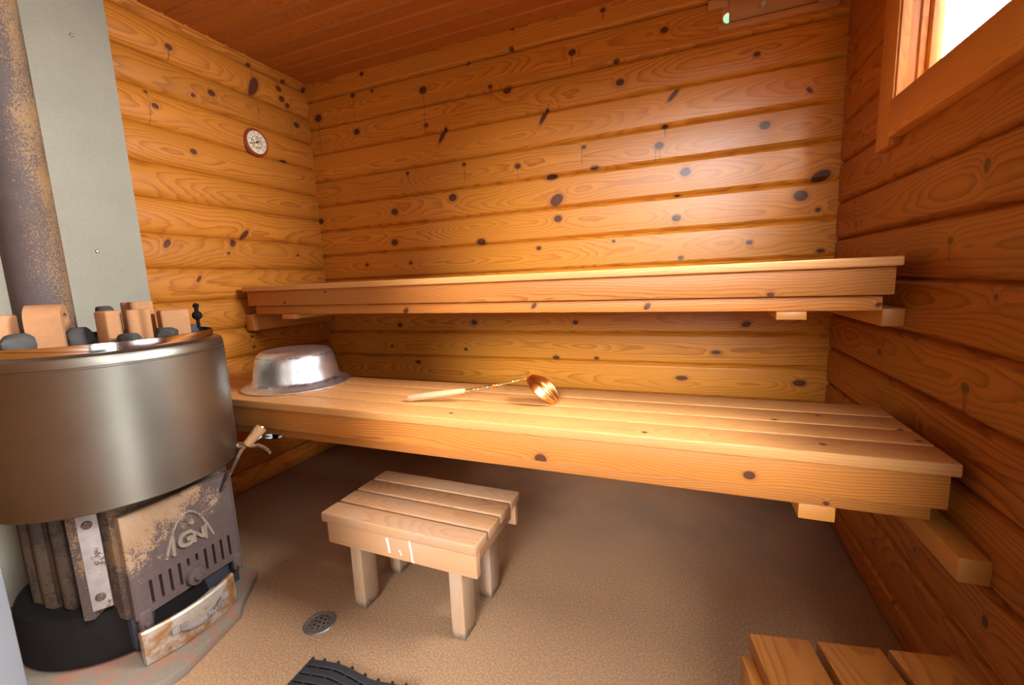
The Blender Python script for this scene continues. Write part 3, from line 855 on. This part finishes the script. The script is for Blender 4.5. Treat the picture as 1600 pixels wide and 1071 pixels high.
# ------------------------------------------------------------------ ladle
la = Vector((1.074, -.79, .5573)); 
ld = thing('sauna_ladle', 'copper scoop ladle with twisted wire stem and wooden handle on the bench', 'ladle', la)
zb = .5573
def lpx(u, v_):
    """photo pixel -> point on the upright plane through the ladle"""
    dr_ = right * ((u - 800) / 676.786) + fwd - up * ((v_ - 535.5) / 676.786)
    nrm_ = Vector((.107, -.45, 0)); t_ = (Vector((1.074, -.79, 0)) - CAM).dot(nrm_) / dr_.dot(nrm_)
    return CAM + dr_ * t_
p0 = lpx(639, 628); p0.z = zb + .0108
p1 = lpx(727, 611); p2 = lpx(773, 603); p3 = lpx(828, 590)
mb = MB()
hp = [p0.lerp(p1, t) for t in (0, .03, .3, .6, .9, .97, 1)]
mb.tube(hp, [.0090, .0108, .0112, .0112, .0095, .0085, .0070], 16)
under(mb.obj('handle', M_bare), ld)
mb = MB()
for ph in (0, pi):
    pts = []
    for k in range(73):
        t = k / 72
        if t < .5: c = p1.lerp(p2, t * 2)
        else: c = p2.lerp(p3, t * 2 - 1)
        a = ph + t * 2 * pi * 6.5
        pts.append(c + Vector((0, cos(a), sin(a))) * .0026)
    mb.tube(pts, .0023, 8)
under(mb.obj('twisted_stem', M_brass), ld)
q = p1.lerp(p2, 1.0)
mb = MB(); dirv = (p3 - p1).normalized()
mb.lathe([(0.004, -.006), (.0075, -.005), (.0085, -.002), (.0065, 0), (.0085, .002), (.0075, .005), (0.004, .006)],
         Matrix.Translation(q) @ dirv.to_track_quat('Z', 'Y').to_matrix().to_4x4(), 20)
under(mb.obj('copper_collar', M_copper), ld)
# fluted scoop: a shell turned mouth-down, its lip resting on the boards
tip = px(871, 628, 2, zb + .010)
ax = (tip - p3); ln = ax.length; ax.normalize()
side = ax.cross(Vector((0, 0, 1))).normalized()
nrm = side.cross(ax).normalized()
rings = []
NS, NR = 49, 20
for layer, off in ((0, 0.0), (1, -.0016)):
    rr = []
    for i in range(NR + 1):
        t = i / NR
        half = .040 * (sin(pi * min(1, (t * .80 + .12))) ** .75)
        hgt = .030 * sin(pi * min(1.0, t * .86 + .10)) ** .8 + .006
        row = []
        for j in range(NS):
            s = -1 + 2 * j / (NS - 1)
            fl = .0020 * cos(s * pi * 5.5) * min(1, t * 2.5)
            yv = s * half
            zv = hgt * (1 - abs(s) ** 2.2) + fl * (1 - abs(s) ** 4) + off
            row.append(p3 + ax * (ln * t) + side * yv + nrm * (zv - .006))
        rr.append(row)
    rings.append(rr)
b = bmesh.new()
V = [[[b.verts.new(p) for p in row] for row in rr] for rr in rings]
for L_ in (0, 1):
    for i in range(NR):
        for j in range(NS - 1):
            q4 = (V[L_][i][j], V[L_][i][j+1], V[L_][i+1][j+1], V[L_][i+1][j])
            b.faces.new(q4 if L_ == 0 else tuple(reversed(q4)))
for i in range(NR):
    for j in (0, NS - 1):
        b.faces.new((V[0][i][j], V[0][i+1][j], V[1][i+1][j], V[1][i][j]))
for i in (0, NR):
    for j in range(NS - 1):
        b.faces.new((V[0][i][j], V[1][i][j], V[1][i][j+1], V[0][i][j+1]))
bmesh.ops.recalc_face_normals(b, faces=list(b.faces))
mb = MB(); mb.merge(b)
under(mb.obj('scoop', M_copper, sharp=50), ld)

# ------------------------------------------------------------------ floor drain and rubber mat
dr = thing('floor_drain', 'small round metal drain set in the floor in front of the stool', 'drain', (.944, -1.103, 0))
mb = MB(); mb.lathe([(.030, .0005), (.034, .003), (.041, .0035), (.044, .0005)], None, 40)
mb.obj('drain_ring', plain('dull_drain_metal', (.22, .20, .19), .45, .6, .3, 60), dr)
b = bmesh.new()
mb = MB(); mb.lathe([(0, .0028), (.022, .0024), (.031, .001), (.031, -.002)], None, 40)
gr = mb.obj('drain_grate', plain('worn_grate_metal', (.25, .22, .20), .4, .6, .35, 90), dr)
mb = MB()
for k in range(7):
    rr, a = (0, 0) if k == 0 else (.0145, k * pi / 3)
    mb.lathe([(0, .0033), (.0028, .0031), (.0030, .002)], Matrix.Translation((rr * cos(a), rr * sin(a), 0)), 12)
for k in range(10):
    a = k * pi / 5 + .2
    mb.lathe([(0, .0024), (.0022, .0023), (.0024, .0012)], Matrix.Translation((.024 * cos(a), .024 * sin(a), 0)), 10)
mb.obj('drain_hole', M_black, gr)

mt = thing('rubber_mat', 'black ribbed rubber mat on the floor at the bottom edge', 'mat', (1.15, -1.30, 0))
# its edge wanders; the ribs follow it
edge = [px(u, v_, 2, .012) for (u, v_) in ((487, 1029), (508, 1032), (533, 1037), (557, 1048), (580, 1060), (605, 1066), (630, 1070), (650, 1074))]
def edge_at(t):
    f = t * (len(edge) - 1); i = min(int(f), len(edge) - 2); f -= i
    P0 = edge[max(i-1, 0)]; P1 = edge[i]; P2 = edge[i+1]; P3 = edge[min(i+2, len(edge)-1)]
    return .5 * ((2*P1) + (P2 - P0) * f + (2*P0 - 5*P1 + 4*P2 - P3) * f*f + (3*P1 - P0 - 3*P2 + P3) * f**3)
back = (px(447, 1071, 2, .012) - px(487, 1029, 2, .012)).normalized()
back = Vector((back.x + .02, back.y, 0)).normalized()
mb = MB(); pts = [edge_at(k / 40) for k in range(41)]
mb.loft([[(p + back * .004)[:2] + (z,) for z in (.001, .006)] + [(p + back * .40)[:2] + (z,) for z in (.006, .001)] for p in pts], caps=True)
mb.obj('mat_base', M_rubber_gap, mt).matrix_parent_inverse = Matrix.Translation(mt.location).inverted()
for k in range(18):
    o0 = .001 + k * .0215
    mb = MB()
    rg = []
    for i, p in enumerate(pts):
        a = p + back * o0; c = p + back * (o0 + .0175)
        rg.append([(a.x, a.y, .004), (a.x, a.y, .0105), (a.x + back.x * .002, a.y + back.y * .002, .012), (c.x - back.x * .002, c.y - back.y * .002, .012), (c.x, c.y, .0105), (c.x, c.y, .004)])
    mb.loft(rg)
    for s in range(0, 40, 5):
        c = pts[s] + back * (o0 + (-.003 if k == 0 else -.002))
        tdir = (pts[s+1] - pts[s]).normalized()
        mb.box((c.x, c.y, .006), (.006, .010, .008), rot=(0, 0, math.atan2(tdir.y, tdir.x)), bevel=.001)
    under(mb.obj('rib', M_rubber), mt)

# ------------------------------------------------------------------ stove
SX, SY = .468, -1.253
sv = thing('wood_stove', 'big round steel-jacketed wood-burning sauna stove with a rusty iron door', 'stove', (SX, SY, .03))
def part(mb, name, mat, parent=None, sharp=35): return under(mb.obj(name, mat, None, sharp), parent or sv)
TC = Matrix.Translation((SX, SY, 0))
mb = MB()
mb.lathe([(.2550, .452), (.2585, .450), (.2605, .453), (.2600, .458), (.2600, .772), (.2585, .7735), (.2585, .7765), (.2598, .778), (.2585, .790), (.2540, .798), (.247, .8025), (.238, .8045), (.2375, .800), (.2530, .788), (.2560, .778), (.2560, .462)], TC, 128, close=True)
part(mb, 'steel_jacket', M_steel, sharp=24)
mb = MB()
mb.lathe([(.2375, .796), (.2375, .822), (.2365, .8235), (.2350, .822), (.2345, .70), (.2365, .70)], TC, 128, close=True)
part(mb, 'polished_collar', M_polish)
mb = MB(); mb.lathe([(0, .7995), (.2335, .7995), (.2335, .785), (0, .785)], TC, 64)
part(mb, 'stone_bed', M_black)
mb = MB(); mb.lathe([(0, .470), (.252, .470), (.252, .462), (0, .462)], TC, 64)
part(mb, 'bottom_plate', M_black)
# ribbed cast body
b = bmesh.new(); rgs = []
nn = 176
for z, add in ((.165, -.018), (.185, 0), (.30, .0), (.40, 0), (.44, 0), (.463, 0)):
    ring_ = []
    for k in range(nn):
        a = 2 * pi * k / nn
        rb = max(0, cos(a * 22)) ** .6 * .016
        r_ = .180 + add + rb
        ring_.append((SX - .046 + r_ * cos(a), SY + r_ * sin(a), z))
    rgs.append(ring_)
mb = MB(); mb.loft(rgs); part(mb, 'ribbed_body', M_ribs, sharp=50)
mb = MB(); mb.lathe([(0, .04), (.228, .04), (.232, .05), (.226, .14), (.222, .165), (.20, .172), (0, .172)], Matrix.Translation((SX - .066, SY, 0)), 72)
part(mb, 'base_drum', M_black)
# front frame box around the doors
mb = MB(); mb.bounds((.50, -1.374, .135), (.618, -1.083, .452), bevel=.006)
mb.prism([(.52, -1.385), (.575, -1.43), (.590, -1.418), (.560, -1.374), (.52, -1.374)], .28, Matrix(((1, 0, 0, 0), (0, 0, 1, 0), (0, 1, 0, .17), (0, 0, 0, 1))))
part(mb, 'front_frame', M_iron)
mb = MB(); mb.bounds((.54, -1.365, .050), (.6205, -1.092, .1345), bevel=.002)
part(mb, 'firebox_throat', M_inner)
mb = MB()
mb.box((.598, -1.402, .312), (.006, .036, .245), rot=(0, 0, radians(-32)), bevel=.001)
stp = part(mb, 'clamp_strip', M_strip)
for z in (.405, .222):
    mb = MB(); mb.lathe([(0, .007), (.007, .006), (.0098, .002), (.0098, 0)], Matrix.Translation((.6005, -1.404, z)) @ Matrix.Rotation(radians(-32), 4, 'Z') @ Matrix.Rotation(radians(90), 4, 'Y'), 20)
    under(mb.obj('bolt', M_iron), stp)
# fire door
DXF = .634
def dp(u, v_): return px(u, v_, 0, DXF + .008)
TLd, TRd, BRd, BLd = dp(178, 821), dp(353, 739), dp(383, 872), dp(221, 966)
doorYL = (TLd.y + BLd.y) / 2; doorYR = (TRd.y + BRd.y) / 2
dz1 = .405; dz0 = .135
door = None
# plate with real slots: a grid of boxes would show seams, so the outline is extruded in strips between the slots
ys = []
sl_lo, sl_hi, s_short = .155, .218, .197
nsl = 10
yA, yB = doorYL + .040, doorYR - .030
pitch = (yB - yA) / (nsl - 1)
mb = MB()
def plate(y0, y1, z0, z1): mb.bounds((DXF - .012, y0, z0), (DXF + .008, y1, z1), bevel=0)
plate(doorYL, doorYR, sl_hi, dz1)
plate(doorYL, doorYR, dz0, sl_lo)
prev = doorYL
for k in range(nsl):
    yc = yA + k * pitch
    plate(prev, yc - .0035, sl_lo, sl_hi); prev = yc + .0035
    if k in (4, 5): plate(yc - .0035, yc + .0035, sl_lo, s_short)
plate(prev, doorYR, sl_lo, sl_hi)
bmesh.ops.remove_doubles(mb.bm, verts=list(mb.bm.verts), dist=.0004)
# raised border and pouch-like hinge tabs
mb.tube([(DXF + .006, doorYL + .002, dz0), (DXF + .006, doorYL + .002, dz1 - .002), (DXF + .006, doorYR - .002, dz1 - .002), (DXF + .006, doorYR - .002, dz0)], .0045, 8)
door = part(mb, 'fire_door', M_door_iron)
for (ya, yb_) in ((doorYL + .004, doorYL + .034), (doorYR - .026, doorYR + .002)):
    mb = MB(); mb.bounds((DXF - .010, ya, .098), (DXF + .010, yb_, .150), bevel=.006, seg=3)
    mb.lathe([(0, .006), (.006, .005), (.008, 0)], Matrix.Translation((DXF + .010, (ya + yb_) / 2, .112)) @ Matrix.Rotation(radians(90), 4, 'Y'), 16)
    under(mb.obj('hinge_tab', M_door_iron), door)
mb = MB()
yk = (yA + yB) / 2
mb.lathe([(0, .022), (.008, .021), (.011, .016), (.012, .013), (.022, .011), (.025, .006), (.0255, 0)], Matrix.Translation((DXF + .008, yk, .160)) @ Matrix.Rotation(radians(90), 4, 'Y'), 32)
under(mb.obj('air_knob', M_door_iron), door)
# cast emblem: an arch over raised letters with a small crown of leaves
mb = MB()
ec_y, ec_z, ew, eh = (doorYL + doorYR) / 2 + .006, .246, .060, .098
arch = []
for k in range(33):
    t = -1 + 2 * k / 32
    arch.append((DXF + .0085, ec_y + ew * (abs(t) ** .80) * (1 if t > 0 else -1), ec_z + eh * (1 - abs(t) ** 1.7)))
mb.tube(arch, .0042, 8)
for dy, hgt, r_ in ((-ew + .017, .052, .0055), (ew - .020, .042, .0045)):
    mb.tube([(DXF + .009, ec_y + dy, ec_z), (DXF + .009, ec_y + dy + .002, ec_z + hgt)], r_, 8)
mb.merge(textmesh('G', .056, .005, .0022), Matrix.Translation((DXF + .010, ec_y - .012, ec_z + .027)) @ face)
mb.merge(textmesh('N', .042, .004, .0018), Matrix.Translation((DXF + .010, ec_y + .021, ec_z + .022)) @ face)
for (dy, dzz, r_) in ((-.010, .064, .010), (.009, .064, .010), (-.001, .078, .0085)):
    mb.lathe([(0, .006), (r_ * .6, .005), (r_, 0)], Matrix.Translation((DXF + .008, ec_y + dy, ec_z + dzz)) @ Matrix.Rotation(radians(90), 4, 'Y') , 14)
under(mb.obj('cast_emblem', M_emblem), door)
# latch handle: bent iron rod with a worn wooden grip
pa = px(347, 766, 0, DXF + .014); pb = px(377, 704, 0, DXF + .048); pc = px(386, 695, 0, DXF + .052); pd = px(409, 668, 0, DXF + .070)
mb = MB(); mb.tube([pa + Vector((-.012, 0, .0)), pa, pa.lerp(pb, .5), pb, pc], .0048, 10)
lat = under(mb.obj('latch_handle', M_iron), door)
mb = MB()
gv = [pc.lerp(pd, t) for t in (-.05, 0, .1, .5, .85, 1.0)]
mb.tube(gv, [.011, .0125, .0125, .014, .0165, .0160], 14)
under(mb.obj('wooden_grip', M_grip), lat)
mb = MB(); mb.tube([pc.lerp(pd, .98), pc.lerp(pd, 1.06)], [.0115, .0095], 14)
under(mb.obj('grip_cap', M_brass), lat)
# ash drawer with a bowed front
def arcf(y0, y1, xb, bow, n=14):
    return [(xb + bow * (1 - (2 * k / n - 1) ** 2), y0 + (y1 - y0) * k / n) for k in range(n + 1)]
yl, yr = -1.376, -1.146
f_ = arcf(yl, yr, .676, .024)
rg = []
for (x_, y_) in f_:
    rg.append([(x_ - .010, y_, .036), (x_, y_, .034), (x_ + .003, y_, .040), (x_ + .001, y_, .116), (x_ - .003, y_, .121), (x_ - .012, y_, .119)])
mb = MB(); mb.loft(rg); 
mb.bounds((.45, yl + .02, .042), (.672, yr - .02, .080), bevel=.003)
drw = part(mb, 'ash_drawer', M_drawer)
pts = []
for k in range(17):
    t = k / 16
    yy = yl + (yr - yl) * (.30 + .47 * t)
    xx = .676 + .024 * (1 - (2 * (.30 + .47 * t) - 1) ** 2) + .004 + .022 * sin(pi * t) ** .6
    pts.append((xx, yy))
mb = MB(); mb.loft([[(x_, y_, .078), (x_ + .003, y_, .078), (x_ + .003, y_, .094), (x_, y_, .094)] for x_, y_ in pts])
for t in (0, 16):
    mb.box((pts[t][0] - .001, pts[t][1] + (-.008 if t == 0 else .008), .086), (.004, .022, .018), bevel=.001)
under(mb.obj('drawer_handle', M_strip), drw)
# water tap low on the side of the jacket
t0 = Vector((SX + .2565 * cos(radians(48)), SY + .2565 * sin(radians(48)), .470))
od = Vector((cos(radians(48)), sin(radians(48)), 0))
tp0 = px(372, 700, 0, t0.x + .012)
sp = [px(393, 697, 0, .655), px(402, 696, 0, .655), px(412, 699, 0, .655), px(419, 704, 0, .655), px(422, 708, 0, .655)]
bo = px(388, 694, 0, .65)
mb = MB(); mb.tube([t0 - od * .01, bo, sp[0], sp[1], sp[2], sp[3], sp[4]], [.008, .009, .0065, .006, .0055, .0055, .0060], 12)
tap = part(mb, 'water_tap', M_chrome)
l0, l1 = px(408, 682, 0, .652), px(439, 683, 0, .652)
mb = MB(); mb.loft([[(p.x, p.y - .004, p.z - h), (p.x, p.y + .004, p.z - h), (p.x, p.y + .004, p.z + h), (p.x, p.y - .004, p.z + h)] for p, h in ((l0, .0045), (l0.lerp(l1, .5), .0065), (l0.lerp(l1, .85), .0050), (l1, .0015))])
mb.tube([bo, bo.lerp(l0, .6), l0], .0045, 8)
under(mb.obj('tap_lever', plain('pale_blue_lever', (.45, .49, .56), .35, 0, .04)), tap)
# black ball knob on a short pin at the back of the collar
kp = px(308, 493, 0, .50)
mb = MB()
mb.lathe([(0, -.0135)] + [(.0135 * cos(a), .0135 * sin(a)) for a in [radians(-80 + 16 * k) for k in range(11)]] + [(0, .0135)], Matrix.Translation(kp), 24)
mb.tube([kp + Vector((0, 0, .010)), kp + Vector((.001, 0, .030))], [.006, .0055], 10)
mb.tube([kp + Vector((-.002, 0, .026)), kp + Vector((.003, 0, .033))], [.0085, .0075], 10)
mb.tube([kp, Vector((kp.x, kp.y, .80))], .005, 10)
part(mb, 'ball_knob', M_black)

# concrete plinth under the stove
mb = MB(); mb.prism([(.10, -1.60), (.60, -1.60), (.745, -1.42), (.760, -1.34), (.715, -1.165), (.680, -1.130), (.60, -1.02), (.10, -1.0)], .03,
                    Matrix(((1, 0, 0, 0), (0, 0, 1, 0), (0, 1, 0, 0), (0, 0, 0, 1))), bevel=.005)
tag(mb.obj('stove_plinth', M_plinth), 'low concrete plinth with worn red paint under the stove', 'plinth')

# ------------------------------------------------------------------ flue pipe
fc = (px(68, 480, 0, .33).x, px(68, 480, 0, .33).y)
mb = MB(); mb.lathe([(.0555, 0), (.0555, H - .80)], Matrix.Identity(4), 48)
mb.lathe([(.0515, H - .80), (.0515, 0)], Matrix.Identity(4), 48)
fp = mb.obj('flue_pipe', M_pipe); fp.location = (fc[0], fc[1], .8005)
tag(fp, 'rusty dark iron flue pipe rising from the stove to the ceiling', 'flue pipe')

# ------------------------------------------------------------------ sauna stones
def rock(mb, c, s, seed, rot=0):
    b = bmesh.new(); bmesh.ops.create_icosphere(b, subdivisions=3, radius=1)
    rnd = random.Random(seed)
    ph = [rnd.random() * 6 for _ in range(6)]
    for v_ in b.verts:
        p = v_.co
        k = 1 + .13 * sin(2.3 * p.x + ph[0]) * sin(2.1 * p.y + ph[1]) + .10 * sin(3.7 * p.z + ph[2] + p.x * 2) + .05 * sin(7 * p.y + ph[3])
        q = p * k
        for ax_ in range(3): q[ax_] = max(-.82, min(.82, q[ax_])) / .82
        v_.co = Vector((q.x * s[0], q.y * s[1], q.z * s[2]))
    mb.merge(b, Matrix.Translation(c) @ Matrix.Rotation(rot, 4, 'Z'))
BED = .800
def ceramic_fluted(h, r):
    """four-lobed fired block standing on end"""
    mb = MB(); ro = []
    for z, k in ((0, .96), (.004, 1), (h - .003, 1), (h, .95)):
        ro.append([(k * r * (1 + .22 * cos(4 * a)) * cos(a), k * r * (1 + .22 * cos(4 * a)) * sin(a), z) for a in [2 * pi * i / 64 for i in range(64)]])
    mb.loft(ro); return mb
def ceramic_vault(wd, h, ln, t):
    """short tunnel-shaped block standing on its two legs"""
    ou, inn = [], []
    for k in range(17):
        a = pi * k / 16
        ou.append((wd / 2 * cos(a), h - wd * .42 + wd * .42 * sin(a)))
        inn.append(((wd / 2 - t) * cos(a), h - wd * .42 + (wd * .42 - t) * sin(a)))
    poly = [(wd / 2, 0)] + ou + [(-wd / 2, 0), (-wd / 2 + t, 0)] + inn[::-1] + [(wd / 2 - t, 0)]
    mb = MB(); b = bmesh.new()
    A = [b.verts.new((p[0], -ln / 2, p[1])) for p in poly]; B = [b.verts.new((p[0], ln / 2, p[1])) for p in poly]
    n = len(poly)
    for i in range(n): b.faces.new((A[i], B[i], B[(i+1) % n], A[(i+1) % n]))
    oi = [0] + list(range(1, 18)) + [18]; ii = [n - 1] + list(range(n - 2, n - 19, -1)) + [19]
    for q in range(len(oi) - 1):
        for S in (A, B): b.faces.new((S[oi[q]], S[oi[q+1]], S[ii[q+1]], S[ii[q]]))
    bmesh.ops.recalc_face_normals(b, faces=list(b.faces))
    mb.merge(b); return mb
def ceramic_block(a, b_, c):
    mb = MB(); mb.box((0, 0, c / 2), (a, b_, c), bevel=.005, seg=3); return mb
def put_stone(mb, xy, label, rz_=0.0, tilt=0.0):
    o = mb.obj('ceramic_stone', M_ceramic); o.location = (xy[0], xy[1], BED); o.rotation_euler = (0, tilt, rz_)
    return tag(o, label, 'stone', 'tan ceramic stones on the stove')
put_stone(ceramic_vault(.092, .112, .062, .022), (.452, -1.345), 'tunnel-shaped tan ceramic stone in front of the flue pipe', radians(-32))
put_stone(ceramic_block(.050, .045, .092), (.415, -1.415), 'tan ceramic block at the left edge of the stove top', radians(20))
put_stone(ceramic_block(.036, .040, .090), (.550, -1.272), 'plain block ceramic stone standing just right of the tunnel-shaped one', radians(15))
put_stone(ceramic_fluted(.089, .025), (.575, -1.222), 'nearer and lower of the two lobed ceramic stones', radians(20))
put_stone(ceramic_fluted(.107, .029), (.455, -1.158), 'taller lobed ceramic stone against the grey board', radians(50))
put_stone(ceramic_block(.030, .070, .080), (.520, -1.108), 'flat slab ceramic stone near the black ball knob', radians(-8))
for i, (x_, y_, r_, hz_, lab) in enumerate(((.484, -1.306, .020, .026, 'dark stone under the arch of the tunnel-shaped ceramic'),
                                           (.432, -1.222, .019, .050, 'dark stone poking up behind the plain ceramic block'),
                                           (.612, -1.268, .018, .017, 'small dark stone low in front of the lobed ceramic'),
                                           (.520, -1.428, .022, .026, 'dark stone at the very left of the stove top'),
                                           (.580, -1.165, .022, .018, 'grey stone low before the flat ceramic slab'),
                                           (.500, -1.058, .018, .016, 'low dark stone next to the ball knob'))):
    mb = MB(); rock(mb, (0, 0, 0), (r_, r_ * 1.25, hz_), i, i)
    o = mb.obj('sauna_stone', M_stone); o.location = (x_, y_, BED + hz_)
    tag(o, lab, 'stone', 'dark stones on the stove')
